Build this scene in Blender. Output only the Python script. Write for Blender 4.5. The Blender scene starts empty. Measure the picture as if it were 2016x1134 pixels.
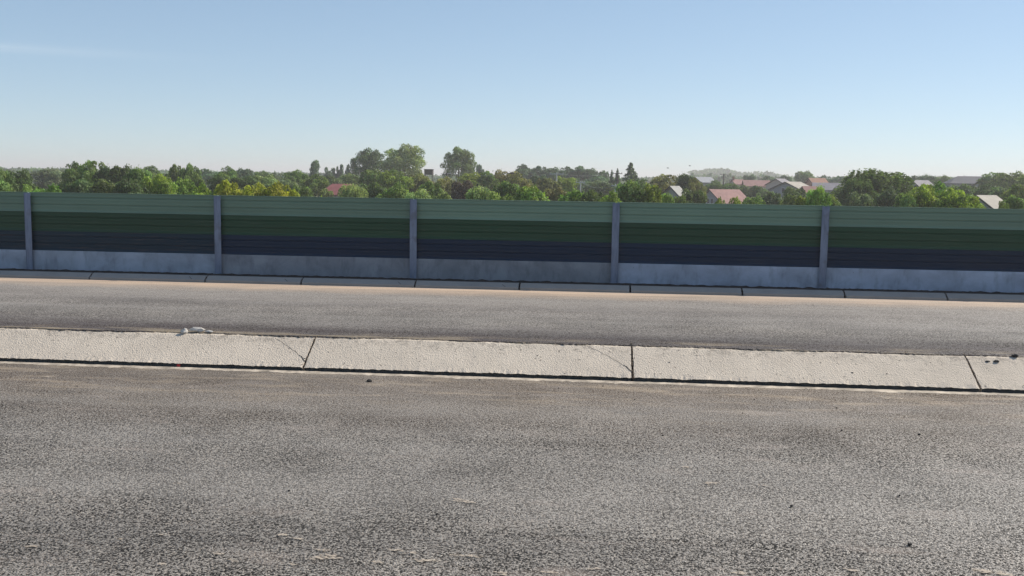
import bpy, bmesh, math, random
import numpy as np
from mathutils import Vector, Matrix, noise
rnd = random.Random(7)
S = bpy.context.scene
COL = S.collection
# ------------------------------------------------------------------ camera
YAW, PITCH, ROLL, FPX, CH = -0.0803, -0.1108, 0.0155, 1938.1, 2.52
cy, sy, cp, sp = math.cos(YAW), math.sin(YAW), math.cos(PITCH), math.sin(PITCH)
FWD = Vector((sy*cp, cy*cp, sp)); r0 = Vector((cy, -sy, 0)); u0 = r0.cross(FWD)
RGT = math.cos(ROLL)*r0 + math.sin(ROLL)*u0
UPV = -math.sin(ROLL)*r0 + math.cos(ROLL)*u0
CAM = Vector((0, 0, CH))
cam = bpy.data.objects.new('camera', bpy.data.cameras.new('camera')); COL.objects.link(cam)
cam.matrix_world = Matrix(((RGT.x, UPV.x, -FWD.x, 0), (RGT.y, UPV.y, -FWD.y, 0), (RGT.z, UPV.z, -FWD.z, CH), (0, 0, 0, 1)))
cam.data.sensor_width = 36; cam.data.lens = FPX*36/2016
cam.data.clip_start = 0.1; cam.data.clip_end = 30000
S.camera = cam
def at(px, py, d):
    v = FWD + RGT*((px-1008)/FPX) - UPV*((py-567)/FPX)
    return CAM + v*(d/math.hypot(v.x, v.y))
def hor(px): return 336.3 + (px-45)*.01551
# ------------------------------------------------------------------ light
SUNV = Vector((1.05, .66, 1.0)).normalized()
EL = math.asin(SUNV.z); AZ = math.atan2(SUNV.x, SUNV.y)
W = bpy.data.worlds.new('World'); S.world = W; W.use_nodes = True
nt = W.node_tree; nt.nodes.clear()
def N(t, ty, **k):
    n = t.nodes.new(ty)
    for a, b in k.items(): setattr(n, a, b)
    return n
out = N(nt, 'ShaderNodeOutputWorld'); bg = N(nt, 'ShaderNodeBackground')
sky = N(nt, 'ShaderNodeTexSky', sky_type='NISHITA', sun_disc=False, sun_elevation=EL, sun_rotation=AZ,
        altitude=100, air_density=0.7, dust_density=0.15, ozone_density=2.2)
bg.inputs[1].default_value = 0.090
# faint streak of high cirrus in the sky, placed by direction
tc = N(nt, 'ShaderNodeTexCoord'); sx = N(nt, 'ShaderNodeSeparateXYZ'); nt.links.new(tc.outputs['Generated'], sx.inputs[0])
def wm(op, a, b=None, c=None):
    n = N(nt, 'ShaderNodeMath', operation=op)
    for i, v in enumerate((a, b, c)):
        if v is None: continue
        if hasattr(v, 'links'): nt.links.new(v, n.inputs[i])
        else: n.inputs[i].default_value = v
    return n.outputs[0]
a0 = at(-40, 90, 1)-CAM; a0.normalize()
az0 = math.atan2(a0.x, a0.y)
azn = wm('SUBTRACT', wm('ARCTAN2', sx.outputs[0], sx.outputs[1]), az0)
eln = wm('SUBTRACT', sx.outputs[2], a0.z)
mp = N(nt, 'ShaderNodeMapping'); mp.inputs['Scale'].default_value = (6, 6, 260); nt.links.new(tc.outputs['Generated'], mp.inputs[0])
nz = N(nt, 'ShaderNodeTexNoise'); nz.inputs['Scale'].default_value = 1.6; nz.inputs['Detail'].default_value = 5; nt.links.new(mp.outputs[0], nz.inputs[0])
g = wm('MULTIPLY', wm('EXPONENT', wm('MULTIPLY', wm('POWER', wm('DIVIDE', azn, .12), 2), -1)), wm('EXPONENT', wm('MULTIPLY', wm('POWER', wm('DIVIDE', eln, .0035), 2), -1)))
g = wm('MULTIPLY', wm('MULTIPLY', g, nz.outputs[0]), .32)
mx = N(nt, 'ShaderNodeMixRGB'); mx.inputs[2].default_value = (8.2, 8.6, 9.0, 1)
nt.links.new(g, mx.inputs[0]); nt.links.new(sky.outputs[0], mx.inputs[1])
tn_ = N(nt, 'ShaderNodeMixRGB', blend_type='MULTIPLY'); tn_.inputs[0].default_value = 1; tn_.inputs[2].default_value = (1.06, .99, .955, 1)
nt.links.new(mx.outputs[0], tn_.inputs[1]); gm_ = N(nt, 'ShaderNodeGamma'); gm_.inputs[1].default_value = .6; t2_ = N(nt, 'ShaderNodeVectorMath', operation='MULTIPLY'); t2_.inputs[1].default_value = (1.58, 1.85, 2.0)
nt.links.new(tn_.outputs[0], gm_.inputs[0]); nt.links.new(gm_.outputs[0], t2_.inputs[0]); nt.links.new(t2_.outputs[0], bg.inputs[0]); nt.links.new(bg.outputs[0], out.inputs[0])
sl = bpy.data.lights.new('sun', 'SUN'); sl.energy = 4.2; sl.angle = math.radians(.55); sl.color = (1, .93, .82)
so = bpy.data.objects.new('sun', sl); COL.objects.link(so); so.location = (30, 30, 60)
so.rotation_euler = (-SUNV).to_track_quat('-Z', 'Y').to_euler()
S.view_settings.view_transform = 'Standard'; S.view_settings.look = 'None'
S.view_settings.gamma = 1; S.view_settings.exposure = 0.56
S.cycles.volume_bounces = 1; S.cycles.max_bounces = 6
# ------------------------------------------------------------------ helpers
def mesh(name, V, F, mat=None, parent=None, smooth=False, loc=None):
    m = bpy.data.meshes.new(name); m.from_pydata([tuple(v) for v in V], [], F); m.update()
    if smooth: m.polygons.foreach_set('use_smooth', [True]*len(m.polygons))
    o = bpy.data.objects.new(name, m); COL.objects.link(o)
    if mat: m.materials.append(mat)
    if parent: o.parent = parent
    if loc: o.location = loc
    return o
def empty(name, loc=(0, 0, 0), rz=0):
    o = bpy.data.objects.new(name, None); COL.objects.link(o); o.location = loc; o.rotation_euler = (0, 0, rz)
    o.empty_display_size = .3
    return o
def tag(o, label, cat, group=None):
    o['label'] = label; o['category'] = cat
    if group: o['group'] = group
    return o
def struct(o): o['kind'] = 'structure'; return o
class MB:
    def __init__(s): s.V = []; s.F = []
    def box(s, x0, x1, y0, y1, z0, z1):
        b = len(s.V)
        s.V += [(x, y, z) for z in (z0, z1) for y in (y0, y1) for x in (x0, x1)]
        for f in ((0, 2, 3, 1), (4, 5, 7, 6), (0, 1, 5, 4), (2, 6, 7, 3), (0, 4, 6, 2), (1, 3, 7, 5)): s.F.append(tuple(b+i for i in f))
        return s
    def prism(s, pts, off):           # closed polygon pts (3d) extruded by vector off
        b = len(s.V); n = len(pts)
        s.V += [tuple(p) for p in pts] + [tuple(Vector(p)+Vector(off)) for p in pts]
        s.F.append(tuple(range(b, b+n))[::-1]); s.F.append(tuple(range(b+n, b+2*n)))
        for i in range(n): s.F.append((b+i, b+(i+1) % n, b+n+(i+1) % n, b+n+i))
        return s
    def tube(s, pts, rad, n=7):
        b = len(s.V)
        for k, p in enumerate(pts):
            p = Vector(p); q = Vector(pts[min(k+1, len(pts)-1)]) - Vector(pts[max(k-1, 0)]); q.normalize()
            a = q.orthogonal().normalized(); c = q.cross(a); r = rad[k] if hasattr(rad, '__len__') else rad
            s.V += [tuple(p+a*math.cos(2*math.pi*i/n)*r+c*math.sin(2*math.pi*i/n)*r) for i in range(n)]
        for k in range(len(pts)-1):
            for i in range(n): s.F.append((b+k*n+i, b+k*n+(i+1) % n, b+(k+1)*n+(i+1) % n, b+(k+1)*n+i))
        s.F.append(tuple(range(b, b+n))[::-1]); s.F.append(tuple(range(b+(len(pts)-1)*n, b+len(pts)*n)))
        return s
    def build(s, name, mat, parent=None, smooth=False): return mesh(name, s.V, s.F, mat, parent, smooth)
# ---- materials
class M:
    def __init__(s, name, rough=.8, spec=.5):
        s.m = bpy.data.materials.new(name); s.m.use_nodes = True; s.t = s.m.node_tree
        s.b = s.t.nodes['Principled BSDF']; s.b.inputs['Roughness'].default_value = rough
        s.b.inputs['Specular IOR Level'].default_value = spec
        s.tc = N(s.t, 'ShaderNodeTexCoord'); s.co = s.tc.outputs['Object']
    def L(s, a, b): s.t.links.new(a, b)
    def mathn(s, op, a, b=None, c=None, clamp=False):
        n = N(s.t, 'ShaderNodeMath', operation=op, use_clamp=clamp)
        for i, v in enumerate((a, b, c)):
            if v is None: continue
            if hasattr(v, 'links'): s.L(v, n.inputs[i])
            else: n.inputs[i].default_value = v
        return n.outputs[0]
    def scaled(s, sc, co=None):
        n = N(s.t, 'ShaderNodeMapping'); n.inputs['Scale'].default_value = sc; s.L(co or s.co, n.inputs[0]); return n.outputs[0]
    def noise(s, sc, det=3, rough=.55, st=None, dist=0):
        n = N(s.t, 'ShaderNodeTexNoise'); n.inputs['Scale'].default_value = sc; n.inputs['Detail'].default_value = det
        n.inputs['Roughness'].default_value = rough; n.inputs['Distortion'].default_value = dist
        s.L(s.scaled(st) if st else s.co, n.inputs[0]); return n.outputs[0]
    def voro(s, sc, o='Distance', st=None, f='F1'):
        n = N(s.t, 'ShaderNodeTexVoronoi', feature=f); n.inputs['Scale'].default_value = sc
        s.L(s.scaled(st) if st else s.co, n.inputs[0]); return n.outputs[o]
    def ramp(s, x, lo, hi, a=0., b=1.):
        n = N(s.t, 'ShaderNodeMapRange'); s.L(x, n.inputs[0])
        for i, v in enumerate((lo, hi, a, b)): n.inputs[i+1].default_value = v
        n.clamp = True; return n.outputs[0]
    def mix(s, f, a, b, mode='MIX'):
        n = N(s.t, 'ShaderNodeMixRGB', blend_type=mode)
        for i, v in enumerate((f, a, b)):
            if hasattr(v, 'links'): s.L(v, n.inputs[i])
            elif i == 0: n.inputs[0].default_value = v
            else: n.inputs[i].default_value = (*v, 1) if len(v) == 3 else v
        return n.outputs[0]
    def bump(s, h, dist, st=1.):
        n = N(s.t, 'ShaderNodeBump'); n.inputs['Distance'].default_value = dist; n.inputs['Strength'].default_value = st
        s.L(h, n.inputs['Height']); s.L(n.outputs[0], s.b.inputs['Normal'])
    def col(s, c):
        if hasattr(c, 'links'): s.L(c, s.b.inputs['Base Color'])
        else: s.b.inputs['Base Color'].default_value = (*c, 1)
        return s
def simple(name, c, rough=.8, var=.15, sc=3., spec=.4, bumpd=0, bsc=40):
    m = M(name, rough, spec); n = m.noise(sc, 5)
    m.col(m.mix(m.ramp(n, .3, .7), tuple(x*(1-var) for x in c), tuple(min(1, x*(1+var)) for x in c)))
    if bumpd: m.bump(m.noise(bsc, 3), bumpd)
    return m.m
def asphalt(name, near):
    m = M(name, .46 if near else .5, .55)
    sep = N(m.t, 'ShaderNodeSeparateXYZ'); m.L(m.co, sep.inputs[0]); Y = sep.outputs[1]; X = sep.outputs[0]
    wob = m.noise(.7, 4)
    Yw = m.mathn('ADD', Y, m.mathn('MULTIPLY', m.mathn('SUBTRACT', wob, .5), 1.3))
    gr = m.voro(54, 'Color'); gs = N(m.t, 'ShaderNodeSeparateColor'); m.L(gr, gs.inputs[0])
    d1 = m.voro(54); n1 = m.noise(48, 2, .6, dist=.5); n2 = m.noise(22, 3, .6); n0 = m.noise(.8, 5, .65)
    base = m.mix(gs.outputs[0], (.14, .122, .104), (.43, .385, .33))
    base = m.mix(m.mathn('MULTIPLY', m.ramp(gs.outputs[1], .8, .95), .35), base, (.34, .25, .18))
    thr = m.mathn('ADD', m.mathn('ADD', m.mathn('MULTIPLY', n1, .72), m.mathn('MULTIPLY', n2, .28)), m.mathn('MULTIPLY', m.mathn('SUBTRACT', n0, .5), .16))
    pit = m.ramp(thr, .462, .512)
    c = m.mix(pit, (.010, .010, .010) if near else (.03, .028, .027), base)  # dark binder in the pits, with shadow between grains painted in
    big = m.ramp(m.noise(.45, 4, .6), .35, .68)
    c = m.mix(m.mathn('MULTIPLY', big, .26), c, (.05, .047, .044))
    streak = m.ramp(m.noise(1., 4, .6, st=(.12, 2.4, 1)), .45, .7)
    c = m.mix(m.mathn('MULTIPLY', streak, .14 if near else .34), c, (.27, .25, .23))
    if near:
        br = m.ramp(Yw, 10.6, 13.6)
        c = m.mix(m.mathn('MULTIPLY', br, m.ramp(n2, .35, .6, .30, .60)), c, (.155, .110, .072))
        br2 = m.mathn('MULTIPLY', m.ramp(m.noise(2.2, 5, .65, st=(.35, 1.6, 1)), .50, .64), m.ramp(Yw, 12., 13.6))
        c = m.mix(m.mathn('MULTIPLY', br2, .62), c, (.36, .285, .205))
        sc = m.mathn('MULTIPLY', m.ramp(m.noise(.9, 5, .7, st=(.5, 1.8, 1)), .60, .74), .5)
        c = m.mix(sc, c, (.045, .042, .038))
        pk = m.mathn('MULTIPLY', m.ramp(m.noise(1.7, 4, .6, st=(.5, 1.5, 1)), .60, .72), .4)
        c = m.mix(pk, c, (.34, .285, .245))
    else:
        dk = m.mathn('MULTIPLY', m.ramp(Yw, 17.3, 15.9), m.ramp(n0, .3, .6, .65, .95))
        c = m.mix(dk, c, m.mix(pit, (.025, .02, .018), (.085, .062, .050)))
        ta = m.ramp(Yw, 21.2, 22.6); tz = m.ramp(m.noise(1.3, 5, .6, st=(.25, 2.5, 1)), .3, .6, .6, 1.)
        c = m.mix(m.mathn('MULTIPLY', ta, tz), c, (.66, .47, .32))
        ed = m.mathn('MULTIPLY', m.ramp(Y, 15.7, 15.35), m.ramp(m.noise(2.5, 4, .6, st=(.3, 1.5, 1)), .47, .6))
        c = m.mix(m.mathn('MULTIPLY', ed, .6), c, (.34, .27, .18))
        bright = m.ramp(Yw, 17.6, 20.)
        c = m.mix(m.mathn('MULTIPLY', bright, .34), c, (.35, .315, .29))
        lines = m.mathn('MULTIPLY', m.ramp(m.noise(1., 3, .5, st=(.03, 5.5, 1)), .55, .66), .28)
        c = m.mix(lines, c, (.11, .10, .10))
    # wheel-polished lanes and older, darker zones
    tr_ = m.ramp(m.noise(1., 3, .5, st=(.05, .75, 1)), .42, .62)
    c = m.mix(m.mathn('MULTIPLY', tr_, .30), c, m.mix(.6, c, (.40, .37, .335)))
    z_ = m.mathn('MULTIPLY', m.ramp(m.noise(.22, 5, .62, st=(.35, 2.2, 1)), .50, .68), .36)
    c = m.mix(z_, c, m.mix(.72, c, (.035, .032, .030)))
    m.col(c); m.L(m.ramp(pit, 0, 1, .95, .46 if near else .5), m.b.inputs['Roughness']); m.L(m.ramp(pit, 0, 1, .1, .5), m.b.inputs['Specular IOR Level'])
    m.bump(m.mathn('ADD', m.mathn('MULTIPLY', m.ramp(d1, 0, .6, 1, 0), .3), m.mathn('ADD', m.mathn('MULTIPLY', n1, .8), m.mathn('MULTIPLY', n2, .6))), .016 if near else .010, 1.)
    return m.m
MAT = {}
MAT['asphalt_near'] = asphalt('asphalt near', True)
MAT['asphalt_far'] = asphalt('asphalt far', False)
def concrete_slab(name, c, stain, rough=.9, pits=True, bd=.006):
    m = M(name, rough, .25)
    n1 = m.noise(38, 4, .65, st=(1, .8, 1)); n2 = m.noise(1.7, 5, .6); v = m.voro(60)
    cc = m.mix(m.ramp(n2, .35, .7), c, tuple(x*.86 for x in c))
    cc = m.mix(m.mathn('MULTIPLY', m.ramp(n1, .56, .68), .30), cc, tuple(x*.6 for x in c))
    if pits:
        sp = m.ramp(m.noise(21, 2, .5), .665, .70)
        cc = m.mix(m.mathn('MULTIPLY', sp, .7), cc, stain)
        sep = N(m.t, 'ShaderNodeSeparateXYZ'); m.L(m.co, sep.inputs[0])
        up = m.mathn('MULTIPLY', m.ramp(sep.outputs[1], 14.9, 15.2), m.ramp(m.noise(9, 4, .7), .48, .62))
        cc = m.mix(m.mathn('MULTIPLY', up, .55), cc, stain)
    m.col(cc)
    m.bump(m.mathn('ADD', m.mathn('MULTIPLY', n1, 1.), m.mathn('MULTIPLY', v, .5)), bd, .9)
    return m.m
MAT['slab'] = concrete_slab('pale rough concrete', (.66, .565, .46), (.12, .10, .085), bd=.012)
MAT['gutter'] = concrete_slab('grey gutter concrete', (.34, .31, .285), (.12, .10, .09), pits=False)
MAT['underface'] = simple('slab edge with painted shade', (.05, .052, .05), .8, .3, 9)  # near-black colour paints in the shade on the slab's front edge
MAT['mortar'] = simple('mortar', (.42, .36, .29), .9, .45, 5, .2, .006, 60)
MAT['dark'] = simple('dark joint', (.03, .026, .022), .95, .4, 30)
MAT['soil'] = simple('dark soil', (.05, .037, .03), .95, .5, 6, .2, .03, 14)
MAT['red'] = simple('red paint', (.45, .03, .03), .7, .1, 20)
def panel(name, c):
    m = M(name, .5, .35)
    n = m.noise(1.1, 4, .6, st=(.25, 1, 1.2)); s = m.noise(9, 4, .6, st=(.15, 1, 3))
    cc = m.mix(m.ramp(n, .3, .7), tuple(x*.86 for x in c), tuple(x*1.12 for x in c))
    cc = m.mix(m.mathn('MULTIPLY', m.ramp(s, .55, .75), .10), cc, (.25, .22, .18))
    oi = N(m.t, 'ShaderNodeObjectInfo'); cc = m.mix(1, cc, oi.outputs['Color'], 'MULTIPLY')
    m.col(cc); m.L(m.ramp(n, .3, .7, .42, .6), m.b.inputs['Roughness']); return m.m
MAT['p_top'] = panel('pale green paint', (.155, .235, .17))
MAT['p_mid'] = panel('dark green paint', (.019, .060, .027))
MAT['p_low'] = panel('navy paint', (.001, .016, .046))
def plinth():
    m = M('plinth concrete', .85, .3)
    oi = N(m.t, 'ShaderNodeObjectInfo'); mp = N(m.t, 'ShaderNodeMapping'); m.L(m.co, mp.inputs[0])
    cb = N(m.t, 'ShaderNodeCombineXYZ'); m.L(m.mathn('MULTIPLY', oi.outputs['Random'], 90), cb.inputs[0]); m.L(cb.outputs[0], mp.inputs['Location'])
    m.co = mp.outputs[0]
    a = m.noise(1.3, 6, .65, dist=.6); b = m.noise(4, 5, .6, st=(1.6, 1, .5)); d = m.noise(22, 3)
    c = m.mix(m.ramp(a, .35, .65), (.31, .33, .37), (.47, .50, .56))
    c = m.mix(m.mathn('MULTIPLY', m.ramp(b, .52, .72), .45), c, (.15, .16, .18))
    c = m.mix(m.mathn('MULTIPLY', m.ramp(a, .60, .70), .35), c, (.52, .54, .58))
    c = m.mix(m.mathn('MULTIPLY', m.ramp(d, .72, .76), .6), c, (.05, .05, .055))
    k = m.ramp(oi.outputs['Random'], 0, 1, .92, 1.08)
    c = m.mix(1, c, oi.outputs['Color'], 'MULTIPLY')
    hs = N(m.t, 'ShaderNodeHueSaturation'); m.L(c, hs.inputs['Color']); m.L(k, hs.inputs['Value']); m.col(hs.outputs[0])
    m.bump(m.noise(30, 4), .003); return m.m
MAT['plinth'] = plinth()
def galv():
    m = M('galvanised steel', .45, .5); m.b.inputs['Metallic'].default_value = .55
    oi = N(m.t, 'ShaderNodeObjectInfo'); mp = N(m.t, 'ShaderNodeMapping'); m.L(m.co, mp.inputs[0])
    cb = N(m.t, 'ShaderNodeCombineXYZ'); m.L(m.mathn('MULTIPLY', oi.outputs['Random'], 90), cb.inputs[0]); m.L(cb.outputs[0], mp.inputs['Location'])
    m.co = mp.outputs[0]
    a = m.noise(5, 5, .6, st=(3, 1, .6)); b = m.noise(3, 3, .5, st=(1, 1, 1.2))
    c = m.mix(m.ramp(a, .3, .7), (.13, .155, .22), (.24, .28, .38))
    c = m.mix(m.mathn('MULTIPLY', m.ramp(b, .6, .72), .5), c, (.12, .11, .12))
    m.col(c); m.L(m.ramp(a, .3, .7, .38, .6), m.b.inputs['Roughness']); return m.m
MAT['galv'] = galv()
def foliage():
    m = M('foliage', .6, .25)
    oi = N(m.t, 'ShaderNodeObjectInfo'); at_ = N(m.t, 'ShaderNodeAttribute', attribute_name='tone')
    hs = N(m.t, 'ShaderNodeHueSaturation'); m.L(oi.outputs['Color'], hs.inputs['Color'])
    sp_ = N(m.t, 'ShaderNodeSeparateColor'); m.L(at_.outputs['Color'], sp_.inputs[0])
    m.L(m.ramp(sp_.outputs[0], 0, 1, .475, .525), hs.inputs['Hue'])
    m.L(m.ramp(sp_.outputs[1], 0, 1, .7, 4.1), hs.inputs['Value'])
    m.col(hs.outputs[0])
    tr = N(m.t, 'ShaderNodeBsdfTranslucent'); m.L(m.mix(.5, hs.outputs[0], (.5, .6, .05), 'SOFT_LIGHT'), tr.inputs[0])
    ms = N(m.t, 'ShaderNodeMixShader'); ms.inputs[0].default_value = .42
    m.L(m.b.outputs[0], ms.inputs[1]); m.L(tr.outputs[0], ms.inputs[2])
    m.L(ms.outputs[0], m.t.nodes['Material Output'].inputs[0]); return m.m
MAT['leaf'] = foliage()
MAT['bark'] = simple('bark', (.09, .07, .055), .9, .3, 3)
MAT['grass'] = (lambda m: (m.col(m.mix(m.ramp(m.noise(.02, 6, .6), .35, .65), (.045, .06, .02), (.13, .12, .055))), m.m)[1])(M('dry grass', .95, .1))
# ------------------------------------------------------------------ ground, roads
GZ = -5.5
struct(mesh('ground', [(-7000, -3000, GZ), (7000, -3000, GZ), (7000, 9000, GZ), (-7000, 9000, GZ)], [(0, 1, 2, 3)], MAT['grass']))
RX0, RX1 = -60, 60
mb = MB(); mb.prism([(RX0, -16, GZ-.3), (RX0, -8, -.60), (RX0, 25.4, -.62), (RX0, 33, GZ-.3)], (RX1-RX0, 0, 0))
struct(mb.build('embankment', MAT['soil']))
def wob(x, a, f, s): return a*noise.noise(Vector((x*f, s, 0))) + a*.5*noise.noise(Vector((x*f*3.1, s+9, 0)))
def profile_sheet(name, prof, mat, dx, x0=RX0, x1=RX1, jit=None, smooth=False):
    n = int((x1-x0)/dx)+1; k = len(prof); V = []; F = []
    for i in range(n):
        x = x0+(x1-x0)*i/(n-1)
        for j, (y, z) in enumerate(prof):
            q = jit(x, j) if jit else (0, 0)
            V.append((x, y+q[0], z+q[1]))
    for i in range(n-1):
        for j in range(k-1):
            a = i*k+j; F.append((a, a+k, a+k+1, a+1))
    return mesh(name, V, F, mat, smooth=smooth)
NZ = -.455
struct(profile_sheet('near_road', [(14.55, NZ-.03), (14.52, NZ), (12, NZ-.004), (8, NZ-.008), (4, NZ), (-8, NZ)], MAT['asphalt_near'], .5))
# far carriageway: broken near edge that laps unevenly over the top of the kerb slabs
def fj(x, j):
    if j < 2: return (wob(x, .055, .55, 3)+wob(x, .02, 6, 5)+wob(x, .022, 19, 8), wob(x, .004, 9, 1))
    return (0, 0)
struct(profile_sheet('far_road', [(15.185, -.045), (15.20, -.026), (15.5, -.024), (18, -.045), (22.99, -.09)], MAT['asphalt_far'], .035, -22, 22, fj))
for a, b, nm in ((-60, -22, 'far_road'), (22, 60, 'far_road')):
    struct(profile_sheet(nm, [(15.2, -.02), (15.5, -.022), (18, -.045), (22.99, -.09)], MAT['asphalt_far'], 1, a, b))
struct(profile_sheet('verge', [(23.10, .02), (23.3, .045), (23.8, .03), (24.2, .0), (25.4, -.02), (25.45, -.63)], MAT['soil'], .06, -30, 30,
       lambda x, j: (0, wob(x, .028, 5, j*3+1)+wob(x, .01, 21, j) if j < 4 else 0)))
# mortar spilt along the foot of the kerb slabs
struct(profile_sheet('mortar_strip', [(14.47, NZ+.012), (14.43, NZ+.010), (14.34, NZ+.0015)], MAT['mortar'], .03, -25, 25,
       lambda x, j: ((wob(x, .085, 1.3, 2)+wob(x, .04, 11, 6)) if j == 2 else (wob(x, .02, 7, 4) if j == 1 else 0), (wob(x, .006, 4, 2)) if j == 1 else 0)))
# ------------------------------------------------------------------ kerb slabs between the carriageways
def kerb(name, x0, x1, prof, mat, dx, jit, parent=None):
    n = max(3, int((x1-x0)/dx)+1); k = len(prof); V = []; F = []
    for i in range(n):
        x = x0+(x1-x0)*i/(n-1)
        e = 1 if (i in (0, n-1)) else 0
        for j, (y, z) in enumerate(prof):
            a, b = jit(x, j); ex = (.011*noise.noise(Vector((x*3, j*1.7, 2)))*(1 if i == 0 else -1)+(.006 if i == 0 else -.006)*(j % 2)) if e else 0; V.append((x+ex, y+a, z+b-(e*.006 if j in (1, 2, 3) else 0)))
    for i in range(n-1):
        for j in range(k):
            a = i*k+j; b = i*k+(j+1) % k; F.append((a, b, b+k, a+k))
    F.append(tuple(range(k))); F.append(tuple(range((n-1)*k, n*k))[::-1])
    o = mesh(name, V, F, mat, parent)
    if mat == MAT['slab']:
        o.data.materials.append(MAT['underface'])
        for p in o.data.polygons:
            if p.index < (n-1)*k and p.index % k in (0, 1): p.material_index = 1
    return o
def slabface(t): return (14.485+(15.30-14.485)*t, -.396+.366*t*(.815/.705))
P1 = [(14.53, -.60), (14.515, -.415), (14.492, -.393)] + [slabface(t) for t in (.12, .25, .4, .55, .7, .82)] + [(15.24, -.034), (15.42, -.034), (15.42, -.6)]
def j1(x, j):
    if j in (1, 2): return (wob(x, .016, 9, 7)+wob(x, .014, 27, 3), wob(x, .014, 3.2, 4)+wob(x, .010, 19, 9))
    if 2 < j < 10: return (0, wob(x, .004, 2.2, j*.35))
    return (0, 0)
J0 = -4.345
slab_labels = {
 -1: 'long pale concrete kerb slab at left with the red paint mark and the stone on it',
 0: 'pale concrete kerb slab in the middle, between the slanted joint and the upright joint',
 1: 'long pale concrete kerb slab right of the upright joint, ending at the joint near the right edge',
 2: 'pale concrete kerb slab cut by the right edge, with two dark clods on it',
}
for k in range(-3, 5):
    x0 = J0+5*k+.014-(.75 if k < 0 else 0); x1 = J0+5*(k+1)-.014-(.75 if k < -1 else 0)
    o = kerb('kerb_slab', x0, x1, P1, MAT['slab'], .04, j1)
    lab = slab_labels.get(k) or ('pale concrete kerb slab beyond the %s edge of the photo' % ('left' if k < 0 else 'right'))
    tag(o, lab, 'kerb', 'precast kerb slabs between the two carriageways')
    # hairline crack, a curve from the upper face to the joint
    if k in (-1, 0):
        for side in (1,):
            pts = []
            for i in range(15):
                t = i/14; u = .78-.62*t; xx = x1-.62*(1-t)**1.25 - .012*math.sin(i*2.1)
                y, z = slabface(u); pts.append((xx, y, z+.0025))
            V = []; F = []
            for i, p in enumerate(pts):
                w = (.002 if i < 11 else .006); V += [(p[0]-w, p[1]-w*.8, p[2]-.4*w), (p[0]+w, p[1]+w*.8, p[2]+.4*w)]
            for i in range(14): F.append((2*i, 2*i+1, 2*i+3, 2*i+2))
            mesh('crack', V, F, MAT['dark'], o)
    if k == -1:
        x, y = -8.05+1.75, 14.480
        V = [(x+dx, 14.4735, -.455+dz) for dx, dz in ((-.03, .012), (.022, .010), (.028, .045), (-.024, .048))]
        mm = MB(); mm.prism(V, (0, .004, 0)); mm.build('paint_mark', MAT['red'], o)
# crumbs and dirt packed into the joints
for k in range(-3, 5):
    x = J0+5*k-(.75 if k < 0 else 0); mm = MB(); r2 = random.Random(k)
    for i in range(26):
        u = r2.random(); y, z = slabface(u*.95); s = r2.uniform(.006, .016); xx = x+r2.uniform(-.012, .016)
        mm.tube([(xx, y, z-.035), (xx+.003, y, z-.008), (xx, y+.004, z+r2.uniform(-.004, .007))], [s, s, s*.5], 5)
    o = mm.build('joint_dirt', simple('joint dirt', (.16, .12, .085), .95, .5, 30) if 'jd' not in MAT else MAT['jd']); MAT['jd'] = o.data.materials[0]
    o['kind'] = 'stuff'
# gutter kerbs along the fence
GX = [-25.0, -22.4, -19.9, -17.4, -14.9, -12.2, -9.3, -6.93, -4.17, -1.68, .92, 3.5, 5.82, 8.1, 10.6, 13.2, 15.7, 18.2, 20.8, 23.4]
P2 = [(22.975, -.3), (22.975, -.035), (22.99, -.024), (23.03, -.004), (23.09, .03), (23.135, .055), (23.20, .06), (23.20, -.3)]
gl = ['cut by the left edge of the photo', 'below the leftmost steel post', 'left of the second steel post, with a crack', 'under the bay between second and third posts, its left half',
      'ending at the joint below the third post', 'just right of the third post, below the plinth', 'left of the fourth post, under the mottled plinth', 'right of the fourth post',
      'left of the fifth post', 'right of the fifth post', 'near the right edge of the photo']
for i in range(len(GX)-1):
    o = kerb('gutter_kerb', GX[i]+.018, GX[i+1]-.018, P2, MAT['gutter'], .1, lambda x, j: (wob(x, .003, 4, j) if j > 2 else 0, wob(x, .003, 3, 2)))
    k = i-4
    names = {0: 0, 1: 1, 2: 2, 3: 3, 4: 4, 5: 5, 6: 6, 7: 7, 8: 8, 9: 9}
    lab = 'shaded grey gutter kerb slab ' + (gl[k] if 0 <= k < len(gl) else ('beyond the %s edge of the photo' % ('left' if k < 0 else 'right')))
    tag(o, lab, 'kerb', 'grey gutter kerbs at the foot of the fence')
    if k in (1, 2, 3, 4):
        x = GX[i+1]-.45; V = []; F = []
        pts = [(x+.12*t, 22.992+.12*(1-t), -.022+.060*(1-t)+.003) for t in (0, .5, 1)]
        for p in pts: V += [(p[0]-.007, p[1], p[2]), (p[0]+.007, p[1], p[2])]
        mesh('crack', V, [(0, 1, 3, 2), (2, 3, 5, 4)], MAT['dark'], o)
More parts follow.
